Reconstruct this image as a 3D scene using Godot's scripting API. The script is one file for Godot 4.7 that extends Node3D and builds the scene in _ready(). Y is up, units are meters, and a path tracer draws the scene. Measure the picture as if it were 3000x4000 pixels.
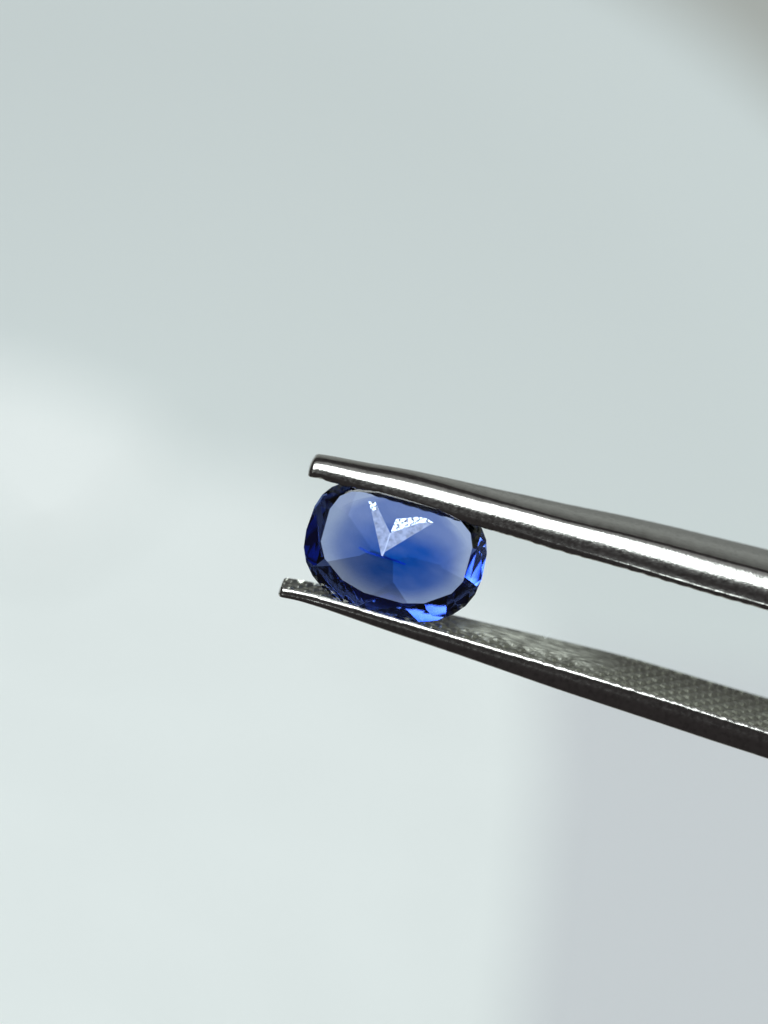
extends Node3D
# A blue sapphire held in steel gem tweezers over a white dish; macro photograph, background out of focus.

const MM := 0.001
const PITCH := 55.0
const RISE := 0.245746        # height of the stone above the bench

var cam_u := Vector3(1, 0, 0)
var cam_v := Vector3(0, cos(deg_to_rad(PITCH)), -sin(deg_to_rad(PITCH)))
var cam_w := Vector3(0, sin(deg_to_rad(PITCH)), cos(deg_to_rad(PITCH)))
var held := Vector3(0, RISE, 0)
# frame of the tweezers: along the arms, across a jaw face (away from the near rim), from jaw to jaw
var along: Vector3
var across: Vector3
var closing: Vector3
var rng := RandomNumberGenerator.new()


func _ready() -> void:
	rng.seed = 9
	var slope := deg_to_rad(15.5)
	var lean := deg_to_rad(17.0)
	along = Vector3(cos(slope), -sin(slope), 0)
	var up := Vector3(sin(slope), cos(slope), 0)
	across = Vector3(0, 0, -1) * cos(lean) + up * sin(lean)
	closing = up * cos(lean) + Vector3(0, 0, 1) * sin(lean)
	make_camera()
	make_light()
	make_bench()
	make_dish()
	make_shade_sheet()
	make_tissue()
	make_tweezers()
	make_sapphire()
	make_fibre()


# ---------------------------------------------------------------- camera and light
func make_camera() -> void:
	var cam := Camera3D.new()
	cam.name = "camera"
	var lens := CameraAttributesPhysical.new()
	lens.frustum_focal_length = 60.0
	lens.frustum_near = 0.01
	lens.frustum_far = 20.0
	lens.frustum_focus_distance = 0.0995
	lens.exposure_aperture = 11.5
	cam.attributes = lens
	cam.near = 0.01
	cam.far = 20.0
	cam.keep_aspect = Camera3D.KEEP_HEIGHT
	cam.fov = 22.62
	cam.transform = Transform3D(Basis(cam_u, cam_v, cam_w), held + cam_w * 0.1)
	add_child(cam)
	cam.current = true


func make_light() -> void:
	var env := Environment.new()
	env.background_mode = Environment.BG_COLOR
	env.background_color = Color(0.042, 0.038, 0.039).linear_to_srgb()
	env.tonemap_mode = Environment.TONE_MAPPER_LINEAR
	env.tonemap_exposure = 1.0
	env.sdfgi_enabled = true
	env.ssao_enabled = true
	env.ssil_enabled = true
	var we := WorldEnvironment.new()
	we.name = "environment"
	we.environment = env
	add_child(we)
	var lamp := AreaLight3D.new()
	lamp.name = "overhead_lamp"
	lamp.area_size = Vector2(0.46, 0.54)
	lamp.light_energy = 0.5
	lamp.light_color = Color(0.957, 0.998, 0.996)
	lamp.shadow_enabled = true
	lamp.set("area_range", 5.0)
	var to := (cam_w * cos(deg_to_rad(38)) + cam_v * sin(deg_to_rad(38)) + Vector3(-0.14, 0, 0)).normalized()
	var at := held + to * 0.5
	lamp.transform = Transform3D(Basis(), at).looking_at(held + Vector3(0, 0, -0.06), Vector3(0, 0, -1))
	add_child(lamp)
	# added fill to grey the upper arm: broad and dim, behind and above the stone
	var fill_light := AreaLight3D.new()
	fill_light.name = "added_fill_light"
	fill_light.area_size = Vector2(2.0, 1.6)
	fill_light.light_energy = 0.34
	fill_light.light_color = Color(0.98, 1.0, 1.0)
	fill_light.shadow_enabled = true
	fill_light.set("area_range", 5.0)
	fill_light.transform = Transform3D(Basis(), Vector3(0.1, 1.6, -1.1)).looking_at(Vector3(0.1, 0, -0.6), Vector3(0, 0, -1))
	add_child(fill_light)


# ---------------------------------------------------------------- helpers
func srgb(r: float, g: float, b: float) -> Color:
	return Color(r, g, b).linear_to_srgb()


func obj(called: String, st: SurfaceTool, m: Material, parent: Node = null) -> MeshInstance3D:
	var o := MeshInstance3D.new()
	o.name = called
	o.mesh = st.commit()
	o.material_override = m
	(parent if parent else self).add_child(o, true)
	return o


func tag(o: Node, label: String, category: String, kind := "") -> void:
	if label:
		o.set_meta("label", label)
	if category:
		o.set_meta("category", category)
	if kind:
		o.set_meta("kind", kind)


func noise_tex(freq: float, octaves: int, sd: int, size := 512, lo := 0.0, hi := 1.0, kind := FastNoiseLite.TYPE_SIMPLEX) -> NoiseTexture2D:
	var n := FastNoiseLite.new()
	n.seed = sd
	n.noise_type = kind
	n.frequency = freq
	n.fractal_octaves = octaves
	var t := NoiseTexture2D.new()
	t.width = size
	t.height = size
	t.seamless = true
	t.noise = n
	var g := Gradient.new()
	g.set_color(0, Color(lo, lo, lo))
	g.set_color(1, Color(hi, hi, hi))
	t.color_ramp = g
	return t


# a grid of points (rows of equal length) as a smooth skin
func skin(rows: Array, closed := false, flip := false) -> SurfaceTool:
	var st := SurfaceTool.new()
	st.begin(Mesh.PRIMITIVE_TRIANGLES)
	var n: int = rows[0].size()
	for i in rows.size():
		for j in n:
			st.set_smooth_group(0)
			st.set_uv(Vector2(float(i) / (rows.size() - 1), float(j) / (n - 1)))
			st.add_vertex(rows[i][j])
	for i in rows.size() - 1:
		for j in (n if closed else n - 1):
			var k := (j + 1) % n
			var a := i * n + j
			var b := i * n + k
			var c := (i + 1) * n + k
			var d := (i + 1) * n + j
			for q in ([a, c, b, a, d, c] if flip else [a, b, c, a, c, d]):
				st.add_index(q)
	st.generate_normals()
	return st


# ---------------------------------------------------------------- background
func make_bench() -> void:
	var m := StandardMaterial3D.new()
	m.albedo_color = srgb(0.55, 0.545, 0.515)
	m.roughness = 0.6
	var st := SurfaceTool.new()
	var b := BoxMesh.new()
	b.size = Vector3(2.4, 0.03, 1.9)
	st.append_from(b, 0, Transform3D(Basis(), Vector3(0, -0.015, -0.83)))
	var o := obj("bench_top", st, m)
	tag(o, "", "", "structure")


func make_dish() -> void:
	var m := StandardMaterial3D.new()
	m.albedo_color = srgb(0.76, 0.79, 0.79)
	m.roughness = 0.35
	m.metallic_specular = 0.3
	# a shallow white dish, turned on a lathe: [radius, height] in mm from the middle out over the rim and back under
	var prof := [[0.0, 3.0], [60, 3.0], [118, 3.0], [126, 3.25], [134, 4.2], [142, 6.2], [150, 8.8], [156, 11.0], [158.6, 12.0], [160, 12.2], [161, 11.8], [161.2, 11.0], [160.4, 10.2], [156, 8.6], [148, 5.6], [140, 2.6], [132, 0.6], [126, 0.1], [0.0, 0.1]]
	var root := Node3D.new()
	root.name = "dish"
	root.position = Vector3(-0.0640, 0, -0.1590)
	add_child(root)
	tag(root, "large round white dish with a raised rim, out of focus behind the stone", "dish")
	var parts := {"well": [0, 3], "rim": [3, 18]}
	for p in parts:
		var rows := []
		for i in range(parts[p][0], parts[p][1] + 1):
			var row := PackedVector3Array()
			for k in 128:
				var a := TAU * k / 128.0
				row.append(Vector3(cos(a) * prof[i][0], prof[i][1], sin(a) * prof[i][0]) * MM)
			rows.append(row)
		obj(p, skin(rows, true), m, root)


func make_tissue() -> void:
	# crumpled white tissue lying on the dish at the lower left; its far edge curls up a little
	var m := StandardMaterial3D.new()
	m.albedo_color = srgb(0.905, 0.92, 0.915)
	m.roughness = 0.95
	m.metallic_specular = 0.1
	m.backlight_enabled = true
	m.backlight = Color(0.2, 0.2, 0.2)
	var n := FastNoiseLite.new()
	n.seed = 11
	n.frequency = 0.02
	n.fractal_octaves = 3
	# outline of the far and right edges, mm on the bench
	var far := [Vector2(-128, -206), Vector2(-95, -199), Vector2(-72, -193), Vector2(-53, -191), Vector2(-38, -181), Vector2(-20, -175), Vector2(0, -164), Vector2(15, -154), Vector2(23, -145)]
	var near := [Vector2(-128, -62), Vector2(-100, -60), Vector2(-74, -59), Vector2(-52, -58), Vector2(-36, -58), Vector2(-18, -59), Vector2(-4, -60), Vector2(9, -61), Vector2(17.5, -62)]
	var rows := []
	var under := []
	var nu := 96
	var nv := 96
	for i in nu + 1:
		var f := float(i) / nu * (far.size() - 1)
		var k := mini(int(f), far.size() - 2)
		var a: Vector2 = far[k].lerp(far[k + 1], f - k)
		var b: Vector2 = near[k].lerp(near[k + 1], f - k)
		var row := PackedVector3Array()
		var low := PackedVector3Array()
		for j in nv + 1:
			var t := float(j) / nv
			var p := a.lerp(b, t)
			p.x += sin(t * 6.0) * 1.2 * float(i) / nu
			p.y += (2.5 * n.get_noise_2d(p.x * 3.0, 77.0) + 1.5 * n.get_noise_2d(p.x * 9.0, 7.0)) * pow(1.0 - t, 8.0)
			var y := 4.6 + 2.3 * n.get_noise_2d(p.x * 1.6 + p.y * 0.7, p.y * 3.2 - p.x * 0.9)
			y += 5.0 * exp(-pow(t / 0.07, 2.0)) * exp(-pow((p.x + 52.0) / 30.0, 2.0))
			y += 0.6 * exp(-pow((1.0 - float(i) / nu) / 0.06, 2.0))
			row.append(Vector3(p.x, y, p.y) * MM)
			low.append(Vector3(p.x, y - 0.35, p.y) * MM)
		rows.append(row)
		under.append(low)
	var st := sheet(rows, under)
	var o := obj("tissue", st, m)
	# added flap at the far corner, its whiter colour stands in for a glow
	var m2: StandardMaterial3D = m.duplicate()
	m2.albedo_color = srgb(0.96, 0.965, 0.96)
	var fr := []
	var fu := []
	for i in 33:
		var row := PackedVector3Array()
		var low := PackedVector3Array()
		for j in 25:
			var u := i / 32.0
			var v := j / 24.0
			var p := Vector2(-70, -194).lerp(Vector2(-32, -180), u)
			var deep := lerpf(4.0, 26.0, sin(u * PI)) + 5.0 * n.get_noise_2d(u * 60.0, 300.0)
			p += Vector2(-0.15, 1.0).normalized() * (v * deep - 1.5 * n.get_noise_2d(u * 90.0, 11.0))
			var y := 9.5 + 0.8 * sin(u * 5.0) - 3.0 * v + 0.8 * n.get_noise_2d(p.x * 3.0, p.y * 3.0) + 2.2 * exp(-pow(v / 0.25, 2.0))
			row.append(Vector3(p.x, y, p.y) * MM)
			low.append(Vector3(p.x, y - 0.3, p.y) * MM)
		fr.append(row)
		fu.append(low)
	obj("glow_flap", sheet(fr, fu), m2, o)
	tag(o, "crumpled white paper tissue spread on the dish, with an added whiter flap as the glow at its far corner", "tissue")


func make_shade_sheet() -> void:
	# added sheet half under the tissue, its grey colour stands in for soft shadow
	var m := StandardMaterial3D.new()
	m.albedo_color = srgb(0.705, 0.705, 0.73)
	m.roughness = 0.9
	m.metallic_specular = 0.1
	var n := FastNoiseLite.new()
	n.seed = 5
	n.frequency = 0.012
	var rows := []
	var under := []
	for i in 41:
		var row := PackedVector3Array()
		var low := PackedVector3Array()
		for j in 41:
			var u := i / 40.0
			var v := j / 40.0
			var p := Vector2(6, -52).lerp(Vector2(12, -147), v).lerp(Vector2(92, -50).lerp(Vector2(88, -134), v), u)
			var y := 3.35 + 0.25 * n.get_noise_2d(p.x, p.y) + maxf(0.0, Vector2(p.x + 64.3, p.y + 158.5).length() - 118.0) * 0.17
			row.append(Vector3(p.x, y, p.y) * MM)
			low.append(Vector3(p.x, y - 0.12, p.y) * MM)
		rows.append(row)
		under.append(low)
	var o := obj("shade_sheet", sheet(rows, under), m)
	tag(o, "added pale lavender grey sheet standing in for soft shadow beside the white tissue, lower right", "paper")


# a closed sheet: top skin, then the underside, joined round the edge
func sheet(rows: Array, under: Array) -> SurfaceTool:
	var nu := rows.size() - 1
	var nv: int = rows[0].size() - 1
	var st := skin(rows)
	st.append_from(skin(under, false, true).commit(), 0, Transform3D())
	for e in [0, nu]:
		st.append_from(skin([rows[e], under[e]], false, e == nu).commit(), 0, Transform3D())
	for e in [0, nv]:
		var hi := PackedVector3Array()
		var lo := PackedVector3Array()
		for i in nu + 1:
			hi.append(rows[i][e])
			lo.append(under[i][e])
		st.append_from(skin([hi, lo], false, e == 0).commit(), 0, Transform3D())
	return st


# ---------------------------------------------------------------- tweezers
func lerp_table(tab: Array, x: float, col: int) -> float:
	if x <= tab[0][0]:
		return tab[0][col]
	for i in tab.size() - 1:
		if x <= tab[i + 1][0]:
			var f: float = (x - tab[i][0]) / (tab[i + 1][0] - tab[i][0])
			return lerpf(tab[i][col], tab[i + 1][col], f)
	return tab[-1][col]


func smooth_table(tab: Array, x: float, col: int, reach := 0.9) -> float:
	var s := 0.0
	for k in 9:
		s += lerp_table(tab, x + (k - 4) / 4.0 * reach, col)
	return s / 9.0


# height in mm of the cross-cut gripping pattern at (s along, a across), 0 at the tops
func knurl(s: float, a: float, wear: float, n: FastNoiseLite) -> float:
	var u := s / 0.62 + 0.05 * n.get_noise_2d(s * 2.0, a * 2.0 + 60.0)
	var v := a / 0.78 + 0.05 * n.get_noise_2d(s * 2.0 + 31.0, a * 2.0)
	var p := absf(fposmod(u + v, 1.0) - 0.5) * 2.0
	var q := absf(fposmod(u - v, 1.0) - 0.5) * 2.0
	var d := maxf(p, q)
	var h := -0.11 * smoothstep(0.35, 1.0, d)
	h = h * (1.0 - 0.92 * wear) * (0.95 + 0.25 * n.get_noise_2d(s * 4.0 + 200.0, a * 5.0))
	h += 0.012 * n.get_noise_2d(s * 2.0, a * 9.0) + 0.045 * wear * n.get_noise_2d(s * 1.1 + 40.0, a * 15.0)
	return h


# one arm. tab rows: x mm, near rim y mm, width mm, thickness mm, depth of the near rim mm; side +1 for the arm whose body lies above its gripping face
func make_arm(root: Node3D, tab: Array, side: float, round_share: float, steel: Material, face_mat: Material, x_tip: float, sd: int) -> void:
	var n := FastNoiseLite.new()
	n.seed = sd
	n.frequency = 0.35
	n.fractal_octaves = 3
	var xs := []
	var x := x_tip
	while x < 16.5:
		xs.append(x)
		x += 0.045
	while x < 112.0:
		xs.append(x)
		x += 0.8
	var body_rows := []
	var face_rows := []
	for i in xs.size():
		x = xs[i]
		var from_tip: float = x - x_tip
		var w := smooth_table(tab, x, 2)
		var t := smooth_table(tab, x, 3)
		var near := Vector3(x, smooth_table(tab, x, 1), smooth_table(tab, x, 4))
		# the end of the arm is rounded off in plan and in thickness
		var e := clampf(from_tip / 0.2, 0.0, 1.0)
		var shrink := sqrt(maxf(0.0, 1.0 - pow(1.0 - e, 2.4)))
		var wi := w * lerpf(0.8, 1.0, shrink)
		var ti := t * lerpf(0.78, 1.0, shrink)
		var inset := (w - wi) * 0.5
		var wear := smoothstep(2.0, 3.2, x) * (1.0 - smoothstep(8.4, 9.6, x))
		var grip := 1.0 - smoothstep(17.0, 19.0, x)
		var rim := 0.07 if side > 0 else 0.11
		var r := minf(ti * round_share * (lerpf(1.0, 1.3, smoothstep(0.0, 12.0, x)) if side > 0 else 1.0), wi * 0.46)
		r = minf(r, ti - rim * 3.2)
		var rz := minf(wi * 0.46, r * lerpf(1.3, 0.62, smoothstep(-2.0, 8.0, x)))
		# cross-section from the near rim round the back to the far rim: (across, outwards)
		var sec := []
		var chip := 0.02 * n.get_noise_2d(x * 7.0, 3.0) + (lerpf(0.55, 0.2, smoothstep(2.0, 9.0, x)) if side > 0 else 0.08) * knurl(x, 0.04, wear * 0.6, n) * grip
		sec.append(Vector2(rim * 1.1, -chip * 0.6 + 0.004))
		sec.append(Vector2(rim * 0.45, rim * 0.3 - chip))
		sec.append(Vector2(rim * 0.08, rim * 0.8 - chip * 0.7))
		sec.append(Vector2(0.0, rim * 1.5))
		for k in 5:
			var f := k / 4.0
			sec.append(Vector2((-0.02 if side > 0 else -0.05) * sin(f * PI) * ti, lerpf(rim * 2.0, maxf(rim * 2.4, ti - r), f)))
		for k in range(1, 9):
			var ang := k / 8.0 * PI / 2.0
			sec.append(Vector2(rz * (1.0 - cos(ang)), ti - r + r * sin(ang)))
		for k in range(1, 9):
			var ang := k / 8.0 * PI / 2.0
			sec.append(Vector2(wi - rz * (1.0 - sin(ang)), ti - r + r * cos(ang)))
		sec.append(Vector2(wi, rim * 1.5))
		sec.append(Vector2(wi - rim * 0.4, rim * 0.4))
		sec.append(Vector2(wi - rim * 1.1, 0.004))
		var row := PackedVector3Array()
		for k in sec.size():
			var c: Vector2 = sec[k]
			var g := 0.006 * n.get_noise_2d(x * 5.0 + 90.0, k * 4.0)
			row.append((near + across * (c.x + inset) + closing * side * (c.y + g)) * MM)
			body_rows.append(row)
		if x < 22.0:
			var frow := PackedVector3Array()
			var nf := 56
			for k in nf + 1:
				var a := lerpf(rim * 1.1, wi - rim * 1.1, float(k) / nf)
				var edge := minf(1.0, minf(float(k), float(nf - k)) / 2.0)
				var h := knurl(x, a + 0.13 * side, wear * smoothstep(0.3, 0.55, a / w + 0.12 * n.get_noise_2d(x * 3.0, 5.0)), n) * grip
				if k == 0:
					h = -chip * -0.6 * 1.0
					h = chip * 0.6
				elif k == nf:
					h = 0.0
				frow.append((near + across * (a + inset) + closing * side * (-h * (edge if k > 0 and k < nf else 1.0) + 0.004)) * MM)
			face_rows.append(frow)
	var arm := obj("arm", skin(body_rows, false, side > 0), steel, root)
	# where the cuts are worn down the steel is scuffed dull and scatters more light
	var im := Image.create_empty(768, 64, false, Image.FORMAT_RGB8)
	for px in 768:
		var wx: float = xs[mini(int(px / 767.0 * (face_rows.size() - 1)), face_rows.size() - 1)]
		for py in 64:
			var va := py / 63.0
			var k := smoothstep(1.8, 3.4, wx) * (1.0 - smoothstep(6.5, 10.0, wx)) * smoothstep(0.15, 0.5, va + 0.25 * n.get_noise_2d(wx * 4.0, 5.0))
			k *= clampf(0.62 + 0.9 * n.get_noise_2d(wx * 3.0, va * 60.0), 0.0, 1.2)
			var q := 0.33 + 0.5 * k + 0.05 * n.get_noise_2d(wx * 12.0, va * 40.0 + 9.0)
			im.set_pixel(px, py, Color(q, q, q))
	var worn_mat: StandardMaterial3D = face_mat.duplicate()
	worn_mat.roughness = 1.0
	worn_mat.roughness_texture = ImageTexture.create_from_image(im)
	obj("gripping_face", skin(face_rows, false, side < 0), worn_mat, arm)
	# end cap: a fan over the first section, slightly domed
	var first: PackedVector3Array = body_rows[0]
	var mid := Vector3.ZERO
	for p in first:
		mid += p
	mid /= first.size()
	var cap_rows := []
	for k in 4:
		var f := k / 3.0
		var row := PackedVector3Array()
		for p in first:
			row.append(p.lerp(mid, f * 0.94) - Vector3(0.06, 0.0, 0) * MM * sqrt(f))
		cap_rows.append(row)
	obj("arm_tip", skin(cap_rows, true, side < 0), steel, arm)


func make_tweezers() -> void:
	var steel := StandardMaterial3D.new()
	steel.albedo_color = srgb(0.5, 0.485, 0.465)
	steel.metallic = 1.0
	steel.roughness = 0.25
	steel.roughness_texture = noise_tex(0.03, 4, 3, 512, 0.55, 1.0)
	steel.albedo_texture = noise_tex(0.02, 5, 8, 512, 0.8, 1.2)
	steel.uv1_triplanar = true
	steel.uv1_scale = Vector3(250, 250, 250)
	steel.heightmap_enabled = true
	steel.heightmap_texture = noise_tex(0.05, 4, 5)
	steel.heightmap_scale = 0.0003
	var grip := StandardMaterial3D.new()
	grip.albedo_color = srgb(0.58, 0.58, 0.525)
	grip.metallic = 1.0
	grip.roughness = 0.36
	var root := Node3D.new()
	root.name = "tweezers"
	root.transform = Transform3D(Basis(cam_u, cam_v, cam_w), held)
	add_child(root)
	tag(root, "steel gem tweezers reaching in from the right, jaws cross-cut inside, gripping the blue stone", "tweezers")
	# x, near rim y, width, thickness, depth of near rim
	var upper := []
	for p in [[664, 1020, 1.5, 0.62], [677, 1027, 1.5, 0.7], [714, 1036, 1.6, 0.75], [750, 1049, 1.7, 0.8], [802, 1065, 1.8, 0.92], [850, 1079, 1.95, 1.05], [897, 1094, 2.1, 1.07], [977, 1117, 2.4, 1.08], [1051, 1139, 2.6, 1.08], [1106, 1154, 2.8, 1.1], [1197, 1183, 3.1, 1.15], [1330, 1219, 3.5, 1.22], [1436, 1250, 3.8, 1.28], [1528, 1278, 4.0, 1.32], [1659, 1314, 4.2, 1.35]]:
		p[1] += 6.0
		p[3] += 0.03
		upper.append(station(p))
	for q in [[20.0, -5.5, 4.9, 1.4, 1.6], [40.0, -11.5, 7.0, 1.4, 2.6], [70.0, -21.5, 9.0, 1.3, 3.6], [95.0, -31.0, 9.0, 1.2, 3.6], [112.0, -36.2, 8.0, 1.1, 3.2]]:
		upper.append(q)
	var lower := []
	for p in [[606, 1268, 1.45, 0.36], [631, 1272, 1.5, 0.4], [681, 1286, 1.55, 0.46], [731, 1299, 1.65, 0.54], [781, 1315, 1.8, 0.58], [856, 1337, 2.0, 0.66], [926, 1356, 2.3, 0.74], [1051, 1394, 2.75, 0.82], [1197, 1437, 3.2, 0.96], [1344, 1481, 3.65, 1.05], [1455, 1515, 3.75, 1.1], [1564, 1550, 3.85, 1.13], [1659, 1579, 3.9, 1.15]]:
		lower.append(station(p))
	for q in [[20.0, -10.2, 4.9, 1.2, 1.6], [40.0, -16.3, 7.0, 1.3, 2.6], [70.0, -25.4, 9.0, 1.3, 3.6], [95.0, -32.5, 9.0, 1.2, 3.6], [112.0, -36.3, 8.0, 1.1, 3.2]]:
		lower.append(q)
	make_arm(root, upper, 1.0, 0.62, steel, grip, upper[0][0], 21)
	make_arm(root, lower, -1.0, 0.3, steel, grip, lower[0][0], 34)


# a measured station of the near rim: pixel column, pixel row, width, thickness -> mm
func station(p: Array) -> Array:
	var w: float = p[2]
	var depth := 0.67 + maxf(0.0, w - 2.0) * 0.4
	var k := (100.0 - depth) / 100.0
	return [(p[0] - 829.5) / 55.3 * k, (1106.0 - p[1]) / 55.3 * k, w, p[3], depth]


# ---------------------------------------------------------------- sapphire
func outline(t: float, a: float, b: float, n: float) -> Array:
	var c := cos(t)
	var s := sin(t)
	if s < 0.0:   # the stone is rounder on the side of the lower jaw
		n -= 1.0
		b -= 0.08
	var p := Vector2(a * signf(c) * pow(absf(c), 2.0 / n), b * signf(s) * pow(absf(s), 2.0 / n))
	var q := Vector2(signf(c) * pow(absf(p.x / a), n - 1.0) / a, signf(s) * pow(absf(p.y / b), n - 1.0) / b).normalized()
	return [p, q]


# the crown is cut steeper towards the upper jaw than at the ends and towards the lower one
func crown_slope(out: Vector2) -> float:
	return 46.0 - 5.0 * absf(out.x) + 8.0 * out.y


func sloped(pt: Vector2, out: Vector2, slope_deg: float, z: float, push: float, up: bool) -> Plane:
	var s := deg_to_rad(slope_deg)
	var nrm := Vector3(out.x * sin(s), out.y * sin(s), cos(s) if up else -cos(s))
	return Plane(nrm, nrm.dot(Vector3(pt.x + out.x * push, pt.y + out.y * push, z)))


func clip(poly: PackedVector3Array, pl: Plane) -> PackedVector3Array:
	var res := PackedVector3Array()
	for i in poly.size():
		var p := poly[i]
		var q := poly[(i + 1) % poly.size()]
		var dp := pl.distance_to(p)
		var dq := pl.distance_to(q)
		if dp <= 0.0:
			res.append(p)
		if (dp < 0.0 and dq > 0.0) or (dp > 0.0 and dq < 0.0):
			res.append(p.lerp(q, dp / (dp - dq)))
	return res


func facet(planes: Array, i: int) -> PackedVector3Array:
	var pl: Plane = planes[i][1]
	var e1 := pl.normal.cross(Vector3(0.31, 0.87, 0.39)).normalized()
	var e2 := pl.normal.cross(e1)
	var c := pl.normal * pl.d
	var poly := PackedVector3Array([c + (e1 + e2) * 20, c + (e1 - e2) * 20, c + (-e1 - e2) * 20, c + (-e1 + e2) * 20])
	for j in planes.size():
		if j != i and poly.size() > 2:
			poly = clip(poly, planes[j][1])
	return poly


func make_sapphire() -> void:
	var glass := StandardMaterial3D.new()
	glass.albedo_color = Color(srgb(0.5, 0.59, 0.9), 0.0)
	glass.transparency = BaseMaterial3D.TRANSPARENCY_ALPHA
	glass.roughness = 0.0
	glass.refraction_enabled = true
	glass.refraction_scale = 0.0768
	var dark_glass: StandardMaterial3D = glass.duplicate()   # deeper tint stands in for the longer light path through the rim
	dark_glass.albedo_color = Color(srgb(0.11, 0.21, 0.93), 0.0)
	var root := Node3D.new()
	root.name = "sapphire"
	root.transform = Transform3D(Basis(cam_u, cam_v, cam_w) * Basis(along, closing, -across) * Basis(Vector3(1, 0, 0), deg_to_rad(-19.0)) * Basis(Vector3(0, 1, 0), deg_to_rad(-1.0)), held + (cam_u * 0.38 - cam_v * 1.68 + cam_w * 0.25) * MM)
	add_child(root)
	tag(root, "blue oval cut sapphire gripped by its edges between the tweezer jaws, table facing the viewer", "gemstone")
	var a := 3.52
	var b := 2.56
	var n := 3.2
	var planes := []
	planes.append(["table", Plane(Vector3(0, 0, 1), 0.68)])
	for k in 28:
		var o := outline(TAU * (k + 0.5) / 28.0, a, b, n)
		planes.append(["girdle_facet", Plane(Vector3(o[1].x, o[1].y, 0), o[1].dot(o[0]))])
	for k in 14:
		var o := outline(TAU * k / 14.0, a, b, n)
		planes.append(["pavilion_facet", sloped(o[0], o[1].rotated(rng.randf_range(-0.1, 0.1)), 23.8 + 4.0 * sin(k * 2.4 + 0.5) + rng.randf_range(-1, 1), -0.09, 0.05 - 0.012 * k * (k % 2), false)])
	for k in 28:
		var o := outline(TAU * (k + 0.5) / 28.0, a, b, n)
		planes.append(["pavilion_facet", sloped(o[0], o[1], 33.0 + rng.randf_range(-5.0, 5.0), -0.09, 0.0, false)])
	for k in 16:
		var o := outline(TAU * k / 16.0, a, b, n)
		planes.append(["crown_facet", sloped(o[0], o[1], crown_slope(o[1]) + rng.randf_range(-1.0, 1.0), 0.09, 0.02, true)])
	for k in 32:
		var o := outline(TAU * (k + 0.5) / 32.0, a, b, n)
		planes.append(["crown_facet", sloped(o[0], o[1], crown_slope(o[1]) + 5.0 + rng.randf_range(-1.5, 1.5), 0.09, 0.0, true)])
	var lowest := 0.0
	for i in planes.size():
		for p in facet(planes, i):
			lowest = minf(lowest, p.z)
	planes.append(["culet", Plane(Vector3(0, 0, -1), -lowest - 0.03)])
	for i in planes.size():
		var pl: Plane = planes[i][1]
		var poly := facet(planes, i)
		if poly.size() < 3:
			continue
		var st := SurfaceTool.new()
		st.begin(Mesh.PRIMITIVE_TRIANGLES)
		var turn := (poly[1] - poly[0]).cross(poly[2] - poly[0]).dot(pl.normal)
		for k in range(1, poly.size() - 1):
			for v in ([0, k, k + 1] if turn < 0 else [0, k + 1, k]):
				st.set_normal(pl.normal)
				st.add_vertex(poly[v] * MM)
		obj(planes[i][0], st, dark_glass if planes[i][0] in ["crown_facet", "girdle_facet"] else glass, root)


	# the deep blue zone in the middle of the crystal: same optical density as the stone, only its colour differs
	var zone_mat := StandardMaterial3D.new()
	zone_mat.albedo_color = Color(1, 1, 1, 0)
	zone_mat.vertex_color_use_as_albedo = true
	zone_mat.transparency = BaseMaterial3D.TRANSPARENCY_ALPHA
	zone_mat.roughness = 0.0
	zone_mat.refraction_enabled = true
	zone_mat.refraction_scale = 0.0
	var st := SurfaceTool.new()
	st.begin(Mesh.PRIMITIVE_TRIANGLES)
	var nu := 96
	var nv := 96
	var zn := FastNoiseLite.new()
	zn.seed = 4
	zn.frequency = 0.02
	for i in nv + 1:
		var la := PI * (float(i) / nv - 0.5)
		for j in nu:
			var lo := TAU * j / nu
			var p := Vector3(cos(la) * cos(lo), cos(la) * sin(lo), sin(la))
			var rr := Vector2(p.x, p.y * (0.8 if p.y > 0.0 else 1.0)).length()
			var streak := zn.get_noise_2d(p.x * 60.0 + p.y * 30.0, p.y * 90.0)
			var f := 0.58 * (1.0 - smoothstep(0.66 + 0.12 * p.y, 0.98, rr + 0.08 * streak)) + 0.44 * (1.0 - smoothstep(0.25, 1.0, Vector2(p.x - 0.08, (p.y + 0.12) * 1.1).length()))
			f *= 0.96 + 0.16 * streak
			var deep := Color(0.035, 0.19, 0.63)
			st.set_color(Color(1, 1, 1).lerp(deep, f))
			st.set_normal((p / Vector3(3.05, 2.15, 0.13)).normalized())
			st.add_vertex((p * Vector3(3.05, 2.15, 0.13) + Vector3(0.06, 0.08, -0.36)) * MM)
	for i in nv:
		for j in nu:
			var k := (j + 1) % nu
			for q in [i * nu + j, (i + 1) * nu + k, i * nu + k, i * nu + j, (i + 1) * nu + j, (i + 1) * nu + k]:
				st.add_index(q)
	obj("colour_zone", st, zone_mat, root)
	# silvery slabs added as the V-shaped reflection, meeting just left of the middle
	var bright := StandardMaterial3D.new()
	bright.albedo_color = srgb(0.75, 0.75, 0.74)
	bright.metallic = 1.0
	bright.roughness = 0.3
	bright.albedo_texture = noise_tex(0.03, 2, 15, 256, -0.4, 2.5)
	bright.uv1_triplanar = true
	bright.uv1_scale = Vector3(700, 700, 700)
	var dim_reflection: StandardMaterial3D = bright.duplicate()
	dim_reflection.albedo_texture = noise_tex(0.015, 3, 18, 256, 0.75, 1.1)
	dim_reflection.albedo_color = srgb(0.5, 0.5, 0.53)
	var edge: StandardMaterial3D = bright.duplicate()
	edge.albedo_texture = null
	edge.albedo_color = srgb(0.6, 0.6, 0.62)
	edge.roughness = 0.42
	dim_reflection.metallic = 0.9
	dim_reflection.roughness = 0.45
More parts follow.
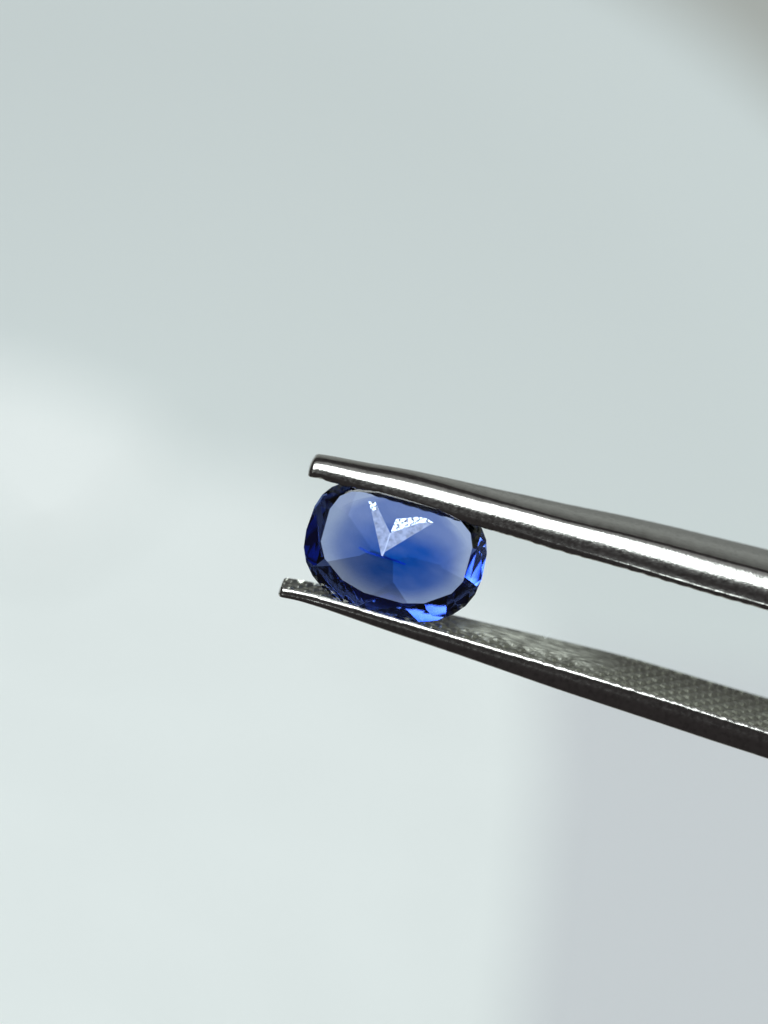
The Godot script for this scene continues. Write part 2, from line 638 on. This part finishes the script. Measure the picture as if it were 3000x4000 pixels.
	thin_slab(root, [[-1.504, 1.745], [-1.24, 1.803], [-1.04, 1.554], [-1.288, 1.414]], 0.55, bright)
	thin_slab(root, [[-1.288, 1.414], [-1.04, 1.554], [-0.366, 0.779], [-0.394, -0.125], [-0.451, -0.16]], 0.55, dim_reflection)
	thin_slab(root, [[-0.348, 0.783], [-0.285, 1.362], [0.119, 1.518], [0.522, 1.678], [0.887, 1.704], [1.155, 1.61], [0.619, 1.462]], 0.55, bright)
	thin_slab(root, [[-0.348, 0.783], [0.619, 1.462], [1.155, 1.61], [-0.358, 0.015], [-0.394, -0.125]], 0.55, dim_reflection)
	thin_slab(root, [[-1.401, -0.101], [-0.995, -0.197], [-0.461, -0.212], [0.026, -0.216], [0.525, -0.265], [0.532, -0.193], [0.03, -0.144], [-0.46, -0.14], [-0.986, -0.125], [-1.384, -0.03]], -0.75, edge, "keel_strip")  # thin pale strip inside the stone along its keel
	thin_slab(root, [[-0.378, 0.782], [-0.391, 0.386], [-0.398, 0.143], [-0.421, 0.026], [-0.437, -0.159], [-0.39, -0.163], [-0.375, 0.02], [-0.351, 0.139], [-0.345, 0.385], [-0.332, 0.78]], 0.57, edge, "reflection_edge")  # light line of the V reflection, built as a strip


func thin_slab(root: Node3D, pts: Array, z0: float, m: Material, called := "reflection_sliver") -> void:
	var top := PackedVector3Array()
	for p in pts:
		top.append(Vector3(p[0], p[1], z0 + (0.078) * p[0] + (-0.144) * p[1]))
	var st := SurfaceTool.new()
	st.begin(Mesh.PRIMITIVE_TRIANGLES)
	var flat := PackedVector2Array()
	for p in top:
		flat.append(Vector2(p.x, p.y))
	var tris := Geometry2D.triangulate_polygon(flat)
	var low := Vector3(0, 0, -0.02)
	st.set_smooth_group(-1)
	for k in range(0, tris.size(), 3):
		var abc := [top[tris[k]], top[tris[k + 1]], top[tris[k + 2]]]
		if (abc[1] - abc[0]).cross(abc[2] - abc[0]).z > 0:
			abc.reverse()
		for v in abc:
			st.add_vertex(v * MM)
		abc.reverse()
		for v in abc:
			st.add_vertex((v + low) * MM)
	var ccw := not Geometry2D.is_polygon_clockwise(flat)
	for k in top.size():
		var a := top[k]
		var b := top[(k + 1) % top.size()]
		var quad := [a, b, b + low, a, b + low, a + low]
		if ccw:
			quad = [a, b + low, b, a, a + low, b + low]
		for v in quad:
			st.add_vertex(v * MM)
	st.generate_normals()
	obj(called, st, m, root)


# ---------------------------------------------------------------- small things
func make_fibre() -> void:
	# a bent wisp of lint standing on the far edge of the lower jaw
	var m := StandardMaterial3D.new()
	m.albedo_color = srgb(0.7, 0.72, 0.72)
	m.roughness = 0.8
	var root := Node3D.new()
	root.name = "lint_fibre"
	root.transform = Transform3D(Basis(cam_u, cam_v, cam_w), held + (cam_u * 6.42 - cam_v * 5.02 - cam_w * 1.55) * MM)
	add_child(root)
	tag(root, "tiny bent wisp of lint standing on the far edge of the lower jaw", "lint")
	var runs := [[Vector3(-0.2, 0.24, 0.02), Vector3(-0.09, 0.1, 0.0), Vector3(0, 0, 0)], [Vector3(0, 0, 0), Vector3(0.1, 0.13, 0.0), Vector3(0.24, 0.34, -0.05)]]
	for run in runs:
		var rows := []
		for i in 9:
			var t := i / 8.0
			var p: Vector3 = (run[0] * (1 - t) * (1 - t) + run[1] * 2.0 * t * (1 - t) + run[2] * t * t)
			var row := PackedVector3Array()
			for k in 6:
				var a := TAU * k / 6
				row.append((p + Vector3(cos(a), 0.3 * sin(a), sin(a)) * 0.012) * MM)
			rows.append(row)
		obj("strand", skin(rows, true), m, root)
